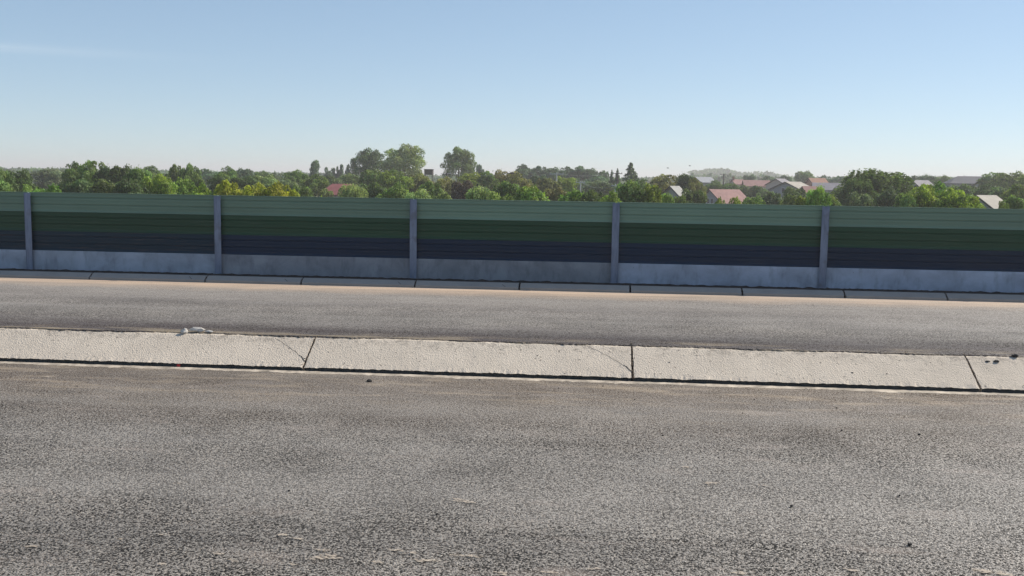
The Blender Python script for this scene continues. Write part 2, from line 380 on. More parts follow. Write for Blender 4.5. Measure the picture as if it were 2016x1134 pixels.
# ------------------------------------------------------------------ noise barrier
FY = 24.31; FX0 = -14.43; FT = 1.985
fence = tag(empty('noise_barrier', (0, FY, 0)), 'long green and navy metal noise barrier on a concrete plinth along the road', 'fence')
def module(x0, x1, z0, h, mat, name, cap=False):
    name_low = mat == MAT['p_low']
    pr = [(.50, -.060), (.50, .0), (.395, .004), (.385, -.016), (.368, -.016), (.358, .001), (.300, .001), (.296, -.004), (.290, -.004), (.286, .001),
          (.212, .001), (.202, -.016), (.188, -.016), (.178, .001), (.122, .001), (.118, -.004), (.112, -.004), (.108, .001), (.058, .001), (.004, .020), (.0, .0), (0, -.06)]
    if cap: pr = [(.50, -.07), (.50, .018), (.485, .018), (.480, .002)] + pr[2:]
    V = []; n = len(pr)
    for x in (x0, x1):
        for (z, d) in pr: V.append((x, -d-.03, z0+z*h/.5))
    F = [(i, (i+1) % n, n+(i+1) % n, n+i) for i in range(n)] + [tuple(range(n))[::-1], tuple(range(n, 2*n))]
    o = mesh(name, V, F, mat, fence); v = rnd.uniform(.90, 1.10)
    o.color = (v, v, v, 1) if not (name_low and x0 < FX0+4) else (2.6, 1.35, .85, 1)
    return o
hm = .4975
for k in range(-3, 8):
    x = FX0+5*k
    if k < 7:
        a, b = x+.020, x+5-.020
        mm = MB(); mm.prism([(a, -.055, -.25), (a, -.055, .478), (a, -.045, .492), (a, .07, .492), (a, .07, -.25)], (b-a, 0, 0))
        mm.build('concrete_plinth', MAT['plinth'], fence).color = {0: (.95, .98, 1.02, 1), 1: (.70, .68, .67, 1), 2: (.66, .65, .64, 1), 3: (.95, .98, 1.05, 1), 4: (1, 1.04, 1.12, 1)}.get(k, (.92, .96, 1.02, 1))
        module(a, b, .494, hm-.003, MAT['p_low'], 'acoustic_panel')['label'] = 'navy blue ribbed panel'
        module(a, b, .494+hm-.001, hm-.003, MAT['p_mid'], 'acoustic_panel')['label'] = 'dark green ribbed panel'
        module(a, b, .494+2*hm-.002, hm-.001, MAT['p_top'], 'acoustic_panel', True)['label'] = 'pale green ribbed panel'
    lean = {1: .004, 3: -.006}.get(k, 0)
    mm = MB()
    w = .083; t = .013; zt = FT-.02+lean
    mm.prism([(x-w, -.118, -.3), (x-w, -.118, zt), (x+w, -.118, zt), (x+w, -.118, -.3)], (0, t, 0))
    mm.box(x-.006, x+.006, -.104, .085, -.3, zt-.002)
    mm.box(x-w, x+w, .086, .086+t, -.3, zt)
    # rolled edges of the front flange
    mm.box(x-w-.004, x-w+.006, -.123, -.119, -.3, zt-.003); mm.box(x+w-.006, x+w+.004, -.123, -.119, -.3, zt-.003)
    # web stiffeners closing the flange to the panels
    mm.box(x-.05, x-.0065, -.1035, -.0905, -.29, .2); mm.box(x+.0065, x+.05, -.1035, -.0905, -.29, .2)
    p = mm.build('post', MAT['galv'], fence)
    mm = MB(); mm.prism([(x-.13, -.18, -.12), (x-.115, -.165, .012), (x+.115, -.165, .012), (x+.13, -.18, -.12)], (0, .06, 0)); mm.build('post_footing', MAT['plinth'], p).color = (.6, .6, .6, 1)
# ------------------------------------------------------------------ stones and crumbs on the road
def rock(name, loc, r, seed, mat, sq=(1, 1, .6), rz=0):
    bm = bmesh.new(); bmesh.ops.create_icosphere(bm, subdivisions=2, radius=1)
    for v in bm.verts:
        n = noise.noise(v.co*1.3+Vector((seed*3.7, 0, 0))); n2 = noise.noise(v.co*3+Vector((seed, 5, 0)))
        v.co *= 1+.45*n+.18*n2; v.co = Vector((v.co.x*sq[0]*r, v.co.y*sq[1]*r, v.co.z*sq[2]*r))
    me = bpy.data.meshes.new(name); bm.to_mesh(me); bm.free(); me.materials.append(mat)
    o = bpy.data.objects.new(name, me); COL.objects.link(o); o.location = loc; o.rotation_euler = (0, 0, rz); return o
def onz(px, py, z):
    v = FWD + RGT*((px-1008)/FPX) - UPV*((py-567)/FPX); t = (z-CH)/v.z; return CAM+v*t
def onslab(px, py):   # intersection of the pixel ray with the sloping slab face
    v = FWD + RGT*((px-1008)/FPX) - UPV*((py-567)/FPX)
    a = Vector((0, slabface(0)[0], slabface(0)[1])); b = Vector((0, slabface(1)[0], slabface(1)[1])); nrm = (b-a).cross(Vector((1, 0, 0)))
    t = (a-CAM).dot(nrm)/v.dot(nrm); return CAM+v*t
MAT['stone'] = simple('pale stone', (.55, .51, .46), .9, .15, 20, .3, .004, 60)
MAT['clod'] = simple('dark tar clod', (.018, .017, .016), .8, .4, 40)
p = Vector((-6.33, 15.27, -.005)); tag(rock('stone', p+Vector((0, 0, .02)), .095, 1, MAT['stone'], (1.3, .45, .42), .15), 'elongated pale stone lying on the upper edge of the left kerb slab', 'stone')
p2 = Vector((-6.12, 15.26, -.012)); tag(rock('stone', p2+Vector((0, 0, .006)), .06, 2, MAT['stone'], (1.2, .5, .28), -.2), 'thin flat pale chip just right of the elongated stone', 'stone')
p2 = Vector((-6.50, 15.19, -.03)); tag(rock('stone', p2+Vector((0, 0, .02)), .05, 3, MAT['stone'], (1.1, .8, 1.0), .2), 'small pale stone left of the elongated stone, at the start of the slanted shadow', 'stone')
for (px, py, r, sd, lab) in [(1944, 712, .03, 4, 'smaller dark clod on the far right kerb slab'), (1962, 712, .042, 5, 'larger dark clod on the far right kerb slab'),
                             (1998, 701, .05, 9, 'flat dark clod at the top edge of the far right kerb slab')]:
    q = onslab(px, py); tag(rock('clod', q+Vector((0, 0, r*.2)), r, sd, MAT['clod'], (1.1, .8, .4)), lab, 'clod')
crumbs = [(727, 750, .035, 'dark tar lump on the near asphalt below the middle kerb slab'),
          (1791, 1071, .020, 'dark stone low on the near asphalt toward the right corner'), (1810, 855, .016, 'dark pebble on the near asphalt below the right kerb joint'),
          (569, 966, .012, None), (1558, 996, .016, None), (1187, 760, .013, None), (944, 748, .012, None), (1771, 975, .012, None), (1657, 847, .012, None), (1647, 803, .012, None),
          (1562, 762, .010, None), (1100, 764, .012, None), (645, 966, .008, None), (1462, 813, .009, None), (1250, 786, .011, None), (1305, 857, .010, None), (860, 1012, .010, None),
          (373, 724, .011, None), (420, 756, .010, None), (152, 760, .009, None), (1390, 760, .009, None), (1485, 786, .009, None), (912, 1134-15, .009, None), (1360, 858, .009, None)]
for i, (px, py, r, lab) in enumerate(crumbs):
    q = onz(px, py, NZ+r*.3)
    o = rock('pebble', q, r, i+10, MAT['clod'], (1.1, .8, .7), i)
    tag(o, lab or 'tiny dark pebble lying loose on the near asphalt', 'pebble', None if lab else 'tiny dark pebbles scattered over the near asphalt')
for (px, py, r) in [(1318, 713, .013), (1678, 734, .018), (1058, 700, .012), (1746, 736, .010), (600, 706, .014), (1221, 720, .008), (1832, 714, .009)]:
    q = onslab(px, py); tag(rock('pebble', q, r, px, MAT['clod'], (1, .8, .6)), 'tiny dark pebble lying on the sloping face of a kerb slab', 'pebble', 'tiny dark pebbles on the kerb slabs')
# pale cement splashes, thin crusts on the near asphalt
m = M('cement splash', .9, .2); nn = m.noise(45, 4, .65, st=(.6, 1, 1)); m.col((.48, .405, .325))
tr = N(m.t, 'ShaderNodeBsdfTransparent'); ms = N(m.t, 'ShaderNodeMixShader'); m.L(m.ramp(nn, .44, .56, 0, .8), ms.inputs[0]); m.L(tr.outputs[0], ms.inputs[1]); m.L(m.b.outputs[0], ms.inputs[2])
m.L(ms.outputs[0], m.t.nodes['Material Output'].inputs[0]); MAT['splash'] = m.m
V = []; F = []
sps = [(558, 1052, .05), (588, 1060, .045), (638, 1082, .07), (640, 1097, .13), (430, 1089, .05), (460, 1102, .05), (575, 1110, .04), (780, 1083, .05), (812, 1088, .04), (835, 1103, .08),
       (742, 1106, .05), (900, 1093, .06), (935, 1094, .07), (322, 1052, .04), (234, 1060, .04), (1350, 919, .06), (1322, 918, .03), (1400, 951, .09), (1503, 955, .04), (350, 951, .04),
       (320, 1110, .04), (1965, 1127, .12), (1680, 1122, .05), (1460, 1128, .07), (100, 741, .10), (480, 740, .08), (1120, 774, .08), (1560, 788, .09), (740, 778, .07), (910, 985, .09), (985, 1128, .06),
       (1080, 1126, .05), (1170, 1119, .05), (60, 1075, .05), (1760, 783, .2)]
for i, (px, py, r) in enumerate(sps):
    q = onz(px, py, NZ+.004); b = len(V); n = 18; V.append((q.x, q.y, NZ+.004)); ang = rnd.uniform(-.4, .4); r *= .8
    for k in range(n):
        t = 2*math.pi*k/n; rr = r*(1+.75*noise.noise(Vector((math.cos(t)*1.5+i*7, math.sin(t)*1.5, 0)))+.3*rnd.uniform(-1, 1))
        dx, dy = rr*1.3*math.cos(t), rr*.55*math.sin(t)
        V.append((q.x+dx*math.cos(ang)-dy*math.sin(ang), q.y+dx*math.sin(ang)+dy*math.cos(ang), NZ+.0035))
    for k in range(n): F.append((b, b+1+k, b+1+(k+1) % n))
o = mesh('cement_splashes', V, F, MAT['splash']); o['kind'] = 'stuff'
# ------------------------------------------------------------------ trees
def cards(P, Nn, size, tone, asp=1.5, name='crown', up=None):
    n = len(P); rg = np.random.default_rng(n)
    Nn = Nn/np.linalg.norm(Nn, axis=1, keepdims=True)
    a = rg.normal(size=(n, 3)) if up is None else up
    t = np.cross(Nn, a); t /= np.linalg.norm(t, axis=1, keepdims=True)+1e-9; b = np.cross(Nn, t)
    s = (size*rg.uniform(.6, 1.4, n))[:, None]
    V = np.empty((n, 4, 3)); V[:, 0] = P-b*s*asp*.5; V[:, 1] = P+t*s*.42+b*s*.1; V[:, 2] = P+b*s*asp*.5; V[:, 3] = P-t*s*.42+b*s*.05
    me = bpy.data.meshes.new(name); me.vertices.add(4*n); me.vertices.foreach_set('co', V.reshape(-1))
    me.loops.add(4*n); me.loops.foreach_set('vertex_index', np.arange(4*n)); me.polygons.add(n)
    me.polygons.foreach_set('loop_start', np.arange(0, 4*n, 4)); me.polygons.foreach_set('loop_total', np.full(n, 4)); me.update()
    at_ = me.attributes.new('tone', 'FLOAT_COLOR', 'FACE'); c = np.ones((n, 4)); c[:, :2] = np.clip(tone, 0, 1); at_.data.foreach_set('color', c.reshape(-1))
    me.materials.append(MAT['leaf']); return me
def lobes_crown(seed, n, size, nl=26, lr=(.26, .46), shape='round', gap=.0):
    rg = np.random.default_rng(seed); C = []; R = []
    for i in range(nl):
        d = rg.normal(size=3); d /= np.linalg.norm(d)
        if d[2] < -.55: d[2] *= -1
        r = rg.uniform(*lr)
        if shape == 'poplar': c = np.array([d[0]*.35, d[1]*.35, rg.uniform(-.9, .72)]); c[:2] *= (1-abs(c[2])*.35); r = rg.uniform(.2, .34)*(1.15-.45*max(c[2], 0))*1.6; c[2] *= 1.0
        else: c = d*(1.02-r)*rg.uniform(.62, 1.08)
        C.append(c); R.append(r)
    C.append(np.zeros(3)); R.append(.5 if shape != 'poplar' else .3)
    C = np.array(C); R = np.array(R); w = R**2; idx = rg.choice(len(R), size=n*2, p=w/w.sum())
    d = rg.normal(size=(n*2, 3)); d /= np.linalg.norm(d, axis=1, keepdims=True); d[:, 2] = np.where(rg.random(n*2) < .35, np.abs(d[:, 2]), d[:, 2])
    sc = np.ones(3) if shape != 'poplar' else np.array([.75, .75, .5])
    rad = R[idx]*np.where(rg.random(n*2) < .8, rg.uniform(.82, 1.1, n*2), rg.uniform(.3, 1.25, n*2))
    # bumpy radius gives ragged leaf sprays
    f = np.sin(d[:, 0]*9+idx)*np.sin(d[:, 1]*8+idx*2)*np.sin(d[:, 2]*9+idx*3); f2 = np.sin(d[:, 0]*23+idx)*np.sin(d[:, 1]*21+idx*2)*np.sin(d[:, 2]*22); rad *= 1+.30*f+.16*f2
    P = C[idx]+d*rad[:, None]*sc
    dist = np.linalg.norm((P[:, None, :]-C[None])/sc, axis=2)/R[None]; deep = (dist < .72).sum(1) > 0
    keep = ~deep | (rg.random(n*2) < .12); P = P[keep][:n]; d = d[keep][:n]; idx = idx[keep][:n]
    lt = rg.random((len(R), 2)); tone = np.stack([lt[idx, 0]*.6+rg.random(len(P))*.4, lt[idx, 1]*.55+rg.random(len(P))*.45], 1)
    return cards(P, d+rg.normal(size=P.shape)*.6, size, tone)
def willow_crown(seed, n, size):
    rg = np.random.default_rng(seed); P = []; T = []; ns = n//14
    C = [(rg.uniform(-.62, .62), rg.uniform(-.5, .5), rg.uniform(-.1, .52), rg.uniform(.26, .44)) for _ in range(14)]
    for s in range(ns):
        c = C[rg.integers(14)]; d = rg.normal(size=3); d /= np.linalg.norm(d); d[2] = abs(d[2])*.9
        p = np.array(c[:3])+d*c[3]*rg.uniform(.85, 1.08); L = rg.uniform(.15, .75); tn = (rg.random()*.6, rg.random()*.6)
        o = d*np.array([1, 1, 0])*.12
        for k in range(14):
            t = k/14; P.append(p+o*math.sin(t*2)-np.array([0, 0, L*t**1.25])+rg.normal(size=3)*.013); T.append((tn[0]+rg.random()*.4, tn[1]+rg.random()*.4))
    P = np.array(P); Nn = rg.normal(size=P.shape); Nn[:, 2] *= .3
    return cards(P, Nn, size, np.array(T), 2.1, up=np.cross(Nn, np.array([[0, 0, 1.]]))+rg.normal(size=P.shape)*.15)
def conifer_crown(seed, n, size):
    rg = np.random.default_rng(seed); P = []; T = []
    nb = 260
    for b in range(nb):
        z = -1+2*(b/nb)**1.0; r = (.02+.98*((1-z)/2)**.85)*rg.uniform(.75, 1.1); a = rg.uniform(0, 2*math.pi); tn = rg.random(2)*.6
        m_ = max(6, int(n/nb*(1.6*(1-z)/2+.2)))
        for k in range(m_):
            t = math.sqrt(rg.random()); q = a+rg.normal()*.16
            P.append((math.cos(q)*r*t, math.sin(q)*r*t, z-.13*t*r+rg.normal()*.02+.03)); T.append(tn+rg.random(2)*.4)
    P = np.array(P); Nn = rg.normal(size=P.shape)*.8+np.array([0, 0, .8])
    return cards(P, Nn, size, np.array(T), 1.8)
CR = {'round': [lobes_crown(10+i, 8500, .064, 44, (.15, .30)) for i in range(4)],
      'open': [lobes_crown(20+i, 7500, .06, 60, (.10, .23)) for i in range(3)],
      'big': [lobes_crown(30+i, 17000, .040, 80, (.10, .24)) for i in range(3)],
      'poplar': [lobes_crown(40+i, 3500, .085, 22, shape='poplar') for i in range(2)],
      'willow': [willow_crown(50+i, 16000, .035) for i in range(2)],
      'conifer': [conifer_crown(60, 7000, .06)]}
def trunk_mesh(seed):
    r = random.Random(seed); mm = MB(); mm.tube([(0, 0, 0), (.01, 0, .3), (-.008, .01, .6), (0, 0, .86)], [.026, .020, .014, .004], 8)
    for k in range(7):
        a = k*2.4+r.random(); z = .34+.07*k; l = .20-.015*k
        mm.tube([(0, 0, z), (math.cos(a)*l*.5, math.sin(a)*l*.5, z+l*.5), (math.cos(a)*l, math.sin(a)*l, z+l*1.05)], [.010, .007, .003], 5)
    me = bpy.data.meshes.new('trunk'); me.from_pydata(mm.V, [], mm.F); me.materials.append(MAT['bark']); return me
TR = [trunk_mesh(i) for i in range(3)]
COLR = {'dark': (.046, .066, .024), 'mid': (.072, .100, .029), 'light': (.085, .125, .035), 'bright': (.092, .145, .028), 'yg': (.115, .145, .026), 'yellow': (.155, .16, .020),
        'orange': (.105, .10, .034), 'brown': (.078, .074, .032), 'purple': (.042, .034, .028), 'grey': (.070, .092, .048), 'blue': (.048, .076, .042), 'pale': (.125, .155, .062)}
tcount = [0]
def tree(px, top, w, d, kind, colr, label, name='broadleaf_tree', ch=None, group=None):
    i = tcount[0]; tcount[0] += 1
    base = at(px, 360, d); base.z = GZ; ztop = at(px, top, d).z; H = ztop-GZ; Wm = w/FPX*d*(1.30 if kind in ('round', 'open') else 1.12)
    root = empty(name, base, rnd.uniform(0, 6.28) if kind != 'willow' else rnd.uniform(-.2, .2))
    cat = {'shrub': 'shrub', 'poplar': 'tree'}.get(name, 'tree')
    tag(root, label, cat, group)
    me = CR[kind][i % len(CR[kind])]; cr = bpy.data.objects.new('crown', me); COL.objects.link(cr); cr.parent = root
    hh = {'poplar': .42*H, 'conifer': .46*H}.get(kind, min(.44*H, max(.34*H, Wm*.5)) if ch is None else ch)
    topk = {'poplar': .88, 'willow': .86, 'conifer': 1.0}.get(kind, .98)
    cr.location = (0, 0, H-hh*topk); cr.scale = (Wm/2*(1.7 if kind == 'poplar' else 1.04), Wm/2*(1.7 if kind == 'poplar' else 1.04), hh)
    c = COLR[colr]; v = rnd.uniform(.88, 1.12); cr.color = (c[0]*v*rnd.uniform(.92, 1.08), c[1]*v, c[2]*v, 1)
    t = bpy.data.objects.new('trunk', TR[i % 3]); COL.objects.link(t); t.parent = root
    f = min(H, 12); t.scale = (f*.9, f*.9, H)
    return root
T = [
 (-70, 338, 70, 120, 'round', 'mid', 'green tree beyond the left edge of the photo, one crown left of the frame'),
 (-20, 345, 60, 100, 'round', 'light', 'green tree just outside the left edge of the photo'),
 (2, 337, 44, 112, 'round', 'mid', 'green tree cut by the left edge of the photo'),
 (38, 331, 50, 120, 'open', 'dark', 'dark green tree second from the left edge, its top a rounded peak'),
 (62, 360, 36, 90, 'round', 'light', 'low light green tree right of the leftmost steel post, rising just over the fence'),
 (97, 364, 60, 86, 'round', 'bright', 'low bright green bush just above the fence, before the grey-green tree at left'),
 (100, 334, 66, 230, 'round', 'grey', 'hazy grey-green tree in the gap between the left pair and the big left clump'),
 (150, 321, 46, 145, 'open', 'mid', 'mid green tree forming the left shoulder of the big left clump'),
 (183, 317, 52, 138, 'open', 'light', 'tallest tree of the big left clump, sunlit top'),
 (150, 345, 60, 105, 'round', 'dark', 'dark green tree low in front at the left foot of the big left clump'),
 (212, 330, 44, 132, 'round', 'dark', 'dark tree right of the tallest tree of the big left clump'),
 (238, 326, 46, 126, 'round', 'dark', 'dark domed tree at the right end of the big left clump'),
 (205, 350, 64, 100, 'round', 'dark', 'shaded dark tree low behind the fence under the big left clump'),
 (287, 327, 56, 230, 'round', 'mid', 'hazy green dome behind the yellow-topped tree at left'),
 (272, 333, 48, 112, 'round', 'mid', 'green tree with yellowing top right of the dark domed tree'),
 (258, 352, 56, 98, 'round', 'dark', 'dark low crown below the tree with the yellowing top'),
 (318, 339, 60, 100, 'round', 'yg', 'bright yellow-green round tree left of the twin-topped tree'),
 (345, 324, 34, 152, 'open', 'mid', 'left crown of the pair of tall mid green trees above the yellow-green round tree'),
 (372, 320, 36, 150, 'open', 'mid', 'right crown of the pair of tall mid green trees above the yellow-green round tree'),
 (360, 352, 50, 105, 'round', 'bright', 'light green tree low behind the fence, right of the bright yellow-green one'),
 (382, 340, 36, 140, 'round', 'mid', 'green tree on the right shoulder of the tall pair'),
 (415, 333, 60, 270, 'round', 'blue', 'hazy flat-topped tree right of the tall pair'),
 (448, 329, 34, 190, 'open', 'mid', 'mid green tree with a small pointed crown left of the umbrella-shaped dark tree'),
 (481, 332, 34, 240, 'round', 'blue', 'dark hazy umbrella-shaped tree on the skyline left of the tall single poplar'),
 (512, 335, 44, 245, 'open', 'mid', 'hazy green tree right of the umbrella-shaped tree'),
 (540, 341, 34, 260, 'open', 'grey', 'hazy low tree where the skyline dips left of the feathery tree'),
 (440, 344, 56, 150, 'round', 'mid', 'green tree behind the left yellow shrub'),
 (518, 345, 56, 155, 'round', 'pale', 'pale green rounded tree behind the yellow shrubs'),
 (480, 344, 46, 150, 'round', 'dark', 'dark green tree behind the middle yellow shrub'),
 (564, 348, 46, 145, 'round', 'grey', 'dull grey-green rounded tree above the right end of the yellow shrubs'),
 (586, 333, 50, 190, 'open', 'mid', 'feathery mid green tree just left of the tall single poplar'),
 (620, 345, 50, 170, 'open', 'mid', 'green tree at the foot of the tall single poplar'),
 (590, 362, 44, 112, 'round', 'mid', 'mid green bush low behind the fence between the yellow shrubs and the red hip roof'),
 (655, 346, 40, 215, 'round', 'dark', 'dark tree between the poplar pairs, behind the red hip roof'),
 (690, 344, 46, 225, 'round', 'mid', 'green tree rising behind the ridge of the red hip roof'),
 (735, 334, 60, 172, 'round', 'mid', 'mid green tree below the big dark dome'),
 (738, 356, 54, 120, 'round', 'dark', 'dark shaded tree just right of the drooping bush'),
 (776, 336, 66, 165, 'open', 'yg', 'yellow-tinged tree below the big pale tree'),
 (826, 342, 62, 168, 'open', 'orange', 'orange-tinged tree left below the dark box-shaped tank'),
 (872, 347, 64, 160, 'open', 'orange', 'rusty orange-green tree under the dark box-shaped tank'),
 (782, 361, 60, 100, 'open', 'light', 'light green leafy bush behind the fence right of the dark shaded tree'),
 (846, 358, 60, 112, 'open', 'mid', 'mid green leafy bush behind the third post'),
 (826, 376, 66, 82, 'round', 'pale', 'low pale green bush just over the fence at the third post'),
 (872, 378, 44, 82, 'round', 'pale', 'low pale green bush just right of the one at the third post'),
 (911, 352, 46, 128, 'round', 'purple', 'dark purple-leaved tree right of the rusty orange tree'),
 (930, 338, 56, 185, 'open', 'yg', 'yellow-green tree at the foot of the tall poplar-like tree'),
 (945, 370, 60, 84, 'round', 'pale', 'low pale yellow-green bush right of the purple tree'),
 (958, 337, 44, 185, 'open', 'mid', 'dark green tree between two yellowing ones, right of the small poplar pair'),
 (995, 333, 60, 190, 'open', 'orange', 'orange and green tree left of the long dark tree row'),
 (1022, 343, 54, 172, 'open', 'orange', 'golden orange tree beneath the left end of the long dark tree row'),
 (1000, 360, 60, 105, 'round', 'mid', 'mid green bush behind the fence, right of the low pale bush'),
 (1044, 367, 64, 90, 'round', 'bright', 'bright green leafy bush just over the fence at centre'),
 (985, 374, 50, 78, 'round', 'light', 'low light green bush just over the fence left of the bright green one'),
 (1076, 351, 50, 168, 'open', 'brown', 'brown-leaved tree at centre, below the tree row'),
 (1112, 346, 44, 190, 'open', 'yg', 'yellow-green slanting tree right of the brown tree'),
 (1060, 345, 40, 200, 'round', 'blue', 'dark green tree between the golden and the yellow-green tree'),
 (1095, 366, 50, 120, 'round', 'brown', 'brownish shaded bush low behind the fence right of centre'),
 (1140, 352, 46, 240, 'round', 'blue', 'bluish green tree behind the white utility pole'),
 (1182, 358, 66, 200, 'round', 'grey', 'pale grey-green flat-topped tree right of the white utility pole'),
 (1130, 374, 60, 92, 'round', 'bright', 'bright green bush just over the fence left of the fourth post'),
 (1172, 371, 50, 90, 'round', 'dark', 'dark green bush just over the fence, immediately left of the fourth post'),
 (1206, 377, 44, 86, 'round', 'yg', 'yellow-green bush directly behind the fourth post'),
 (1241, 358, 58, 88, 'round', 'mid', 'dark-hearted green tree just right of the fourth post'),
 (1282, 364, 44, 88, 'round', 'yg', 'yellow-green tree right of the dark-hearted one'),
 (1268, 354, 46, 160, 'open', 'mid', 'mid green tree between the spruce and the yellowish tree'),
 (1312, 344, 58, 180, 'open', 'orange', 'yellowish dry-looking tree right of the spruce'),
 (1348, 344, 34, 175, 'round', 'dark', 'dark tree right of the yellowish dry-looking tree'),
 (1368, 351, 34, 165, 'open', 'orange', 'orange-tinged tree left of the grey roof on the skyline'),
 (1300, 374, 50, 92, 'round', 'bright', 'bright green bush just over the fence left of the white roof'),
 (1364, 370, 50, 118, 'open', 'dark', 'dark green bush between the white roof and the near red roof'),
 (1405, 356, 44, 262, 'open', 'mid', 'green tree in front of the right end of the grey skyline roof'),
 (1440, 361, 50, 255, 'round', 'mid', 'green tree behind the ridge of the near red roof'),
 (1474, 363, 44, 250, 'round', 'dark', 'dark tree right behind the near red roof'),
 (1497, 366, 40, 220, 'round', 'dark', 'dark round tree left of the lavender gabled house'),
 (1520, 378, 60, 120, 'open', 'grey', 'grey-green leafy tree below the lavender gabled house'),
 (1487, 384, 50, 105, 'open', 'mid', 'mid green bush just over the fence right of the near red roof'),
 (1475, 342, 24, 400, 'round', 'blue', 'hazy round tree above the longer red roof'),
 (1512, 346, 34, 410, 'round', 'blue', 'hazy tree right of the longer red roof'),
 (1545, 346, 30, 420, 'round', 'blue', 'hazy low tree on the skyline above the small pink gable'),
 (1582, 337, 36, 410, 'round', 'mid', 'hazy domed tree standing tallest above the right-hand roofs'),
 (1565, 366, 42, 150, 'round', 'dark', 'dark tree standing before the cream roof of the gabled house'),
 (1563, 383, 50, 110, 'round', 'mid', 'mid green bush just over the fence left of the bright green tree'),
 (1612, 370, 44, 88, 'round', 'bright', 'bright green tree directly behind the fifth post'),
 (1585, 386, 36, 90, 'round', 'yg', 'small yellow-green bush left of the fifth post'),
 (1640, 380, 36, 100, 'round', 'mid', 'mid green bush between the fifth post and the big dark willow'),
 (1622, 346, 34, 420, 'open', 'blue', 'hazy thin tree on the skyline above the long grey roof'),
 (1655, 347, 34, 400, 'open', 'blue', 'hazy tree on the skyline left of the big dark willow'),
 (1692, 376, 52, 105, 'open', 'grey', 'grey-green bush at the left foot of the big dark willow'),
 (1752, 370, 50, 108, 'open', 'grey', 'grey-green bush at the right foot of the big dark willow'),
 (1792, 346, 40, 330, 'round', 'blue', 'hazy tree right of the big dark willow on the skyline'),
 (1825, 346, 44, 340, 'round', 'blue', 'hazy tree above the small pale gabled house'),
 (1862, 346, 44, 330, 'round', 'mid', 'hazy green tree left of the large dark hip roof'),
 (1822, 364, 64, 92, 'open', 'yg', 'left crown of the broad yellow-green trees at right, before the small gabled house'),
 (1884, 367, 70, 92, 'open', 'yg', 'right crown of the broad yellow-green trees at right, before the large dark hip roof'),
 (1853, 362, 60, 98, 'open', 'bright', 'middle crown of the broad yellow-green trees at right'),
 (1785, 380, 40, 90, 'round', 'light', 'light green bush between the willow and the broad yellow-green trees'),
 (1905, 360, 50, 190, 'round', 'dark', 'dark tree in front of the large dark hip roof'),
 (1945, 363, 46, 180, 'round', 'dark', 'dark tree above the cream roof at right'),
 (1958, 340, 46, 260, 'open', 'mid', 'tall thin-leaved tree just right of the large dark hip roof'),
 (1992, 336, 54, 240, 'open', 'mid', 'tall thin-leaved tree near the right edge of the photo'),
 (1975, 366, 44, 150, 'round', 'grey', 'grey-green tree right of the cream roof'),
 (2008, 362, 50, 140, 'round', 'mid', 'green tree low at the right edge of the photo'),
 (2040, 342, 60, 200, 'round', 'mid', 'green tree cut by the right edge of the photo'),
 (1908, 386, 52, 98, 'open', 'yg', 'low yellow-green bush before the wall of the cream-roofed house at right'),
 (1976, 396, 26, 92, 'open', 'mid', 'small sparse bush before the lower edge of the cream roof at right'),
 (1338, 382, 34, 100, 'open', 'mid', 'small green bush in front of the narrow white-roofed house'),
 (2000, 388, 44, 100, 'round', 'light', 'light green bush just over the fence at the right edge'),
 (2080, 370, 70, 110, 'round', 'mid', 'green tree just outside the right edge of the photo'),
 (2120, 345, 70, 170, 'round', 'dark', 'dark green tree beyond the right edge of the photo'),
]
for t in T: tree(*t, group='trees and bushes beyond the fence')
for (px, top, w, label) in [(400, 364, 56, 'leftmost and greenest of the yellow shrubs behind the second post'), (445, 356, 70, 'yellow shrub just right of the second post'),
                     (498, 358, 70, 'middle one of the bright yellow shrubs'), (546, 361, 66, 'bright golden yellow shrub, the fullest of its row'), (577, 374, 34, 'small low yellow shrub at the right end of its row'),
                     (636, 383, 22, 'low yellow-green shrub under the eave of the red hip roof'), (1418, 391, 30, 'yellow-green shrub at the corner of the near red roof, left one'), (1448, 389, 28, 'yellow-green shrub before the middle of the near red roof')]:
    tree(px, top, w, 84 if px > 600 else 80, 'open', 'yellow' if 420 < px < 600 else 'yg', label, 'shrub', group='yellow shrubs behind the fence')
for (px, top, w, d, label) in [(620, 316, 17, 300, 'tall single poplar on the skyline left of centre'), (645, 327, 12, 340, 'short poplar right of the tall single one'),
                     (656, 331, 9, 350, 'lowest thin poplar of the row'), (666, 325, 8, 350, 'left one of the close thin poplar pair'), (672.5, 324, 8, 350, 'right one of the close thin poplar pair'),
                     (686, 321, 10, 330, 'poplar left of the big dark dome, the shorter of two'), (696, 312, 13, 330, 'poplar touching the big dark dome, the taller of two'),
                     (928, 317, 10, 340, 'slim poplar close right of the tall oval tree'), (941, 324, 9, 350, 'left one of two small poplars right of the tall oval tree'), (948, 323, 9, 350, 'right one of two small poplars right of the tall oval tree')]:
    tree(px, top, w, d, 'poplar', 'blue', label, 'poplar_tree', group='slim poplars on the skyline')
tree(729, 293, 62, 270, 'big', 'dark', 'big dark domed tree on the skyline beside the big pale tree', ch=5.2)
tree(797, 283, 84, 262, 'big', 'pale', 'big pale green tree, the widest crown on the skyline', ch=6.2)
tree(902, 291, 60, 275, 'big', 'mid', 'tall oval tree standing alone on the skyline right of the dark tank', ch=5.4)
row = ['leftmost', 'second', 'third', 'fourth', 'fifth', 'rightmost']
for k, (px, top, w) in enumerate([(1032, 325, 46), (1061, 327, 40), (1090, 328, 42), (1117, 329, 40), (1142, 327, 34), (1163, 330, 34)]):
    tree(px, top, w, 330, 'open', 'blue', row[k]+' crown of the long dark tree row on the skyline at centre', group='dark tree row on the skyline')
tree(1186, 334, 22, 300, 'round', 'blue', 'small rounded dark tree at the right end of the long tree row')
tree(1175, 343, 50, 285, 'round', 'blue', 'dark tree below the right end of the long tree row')
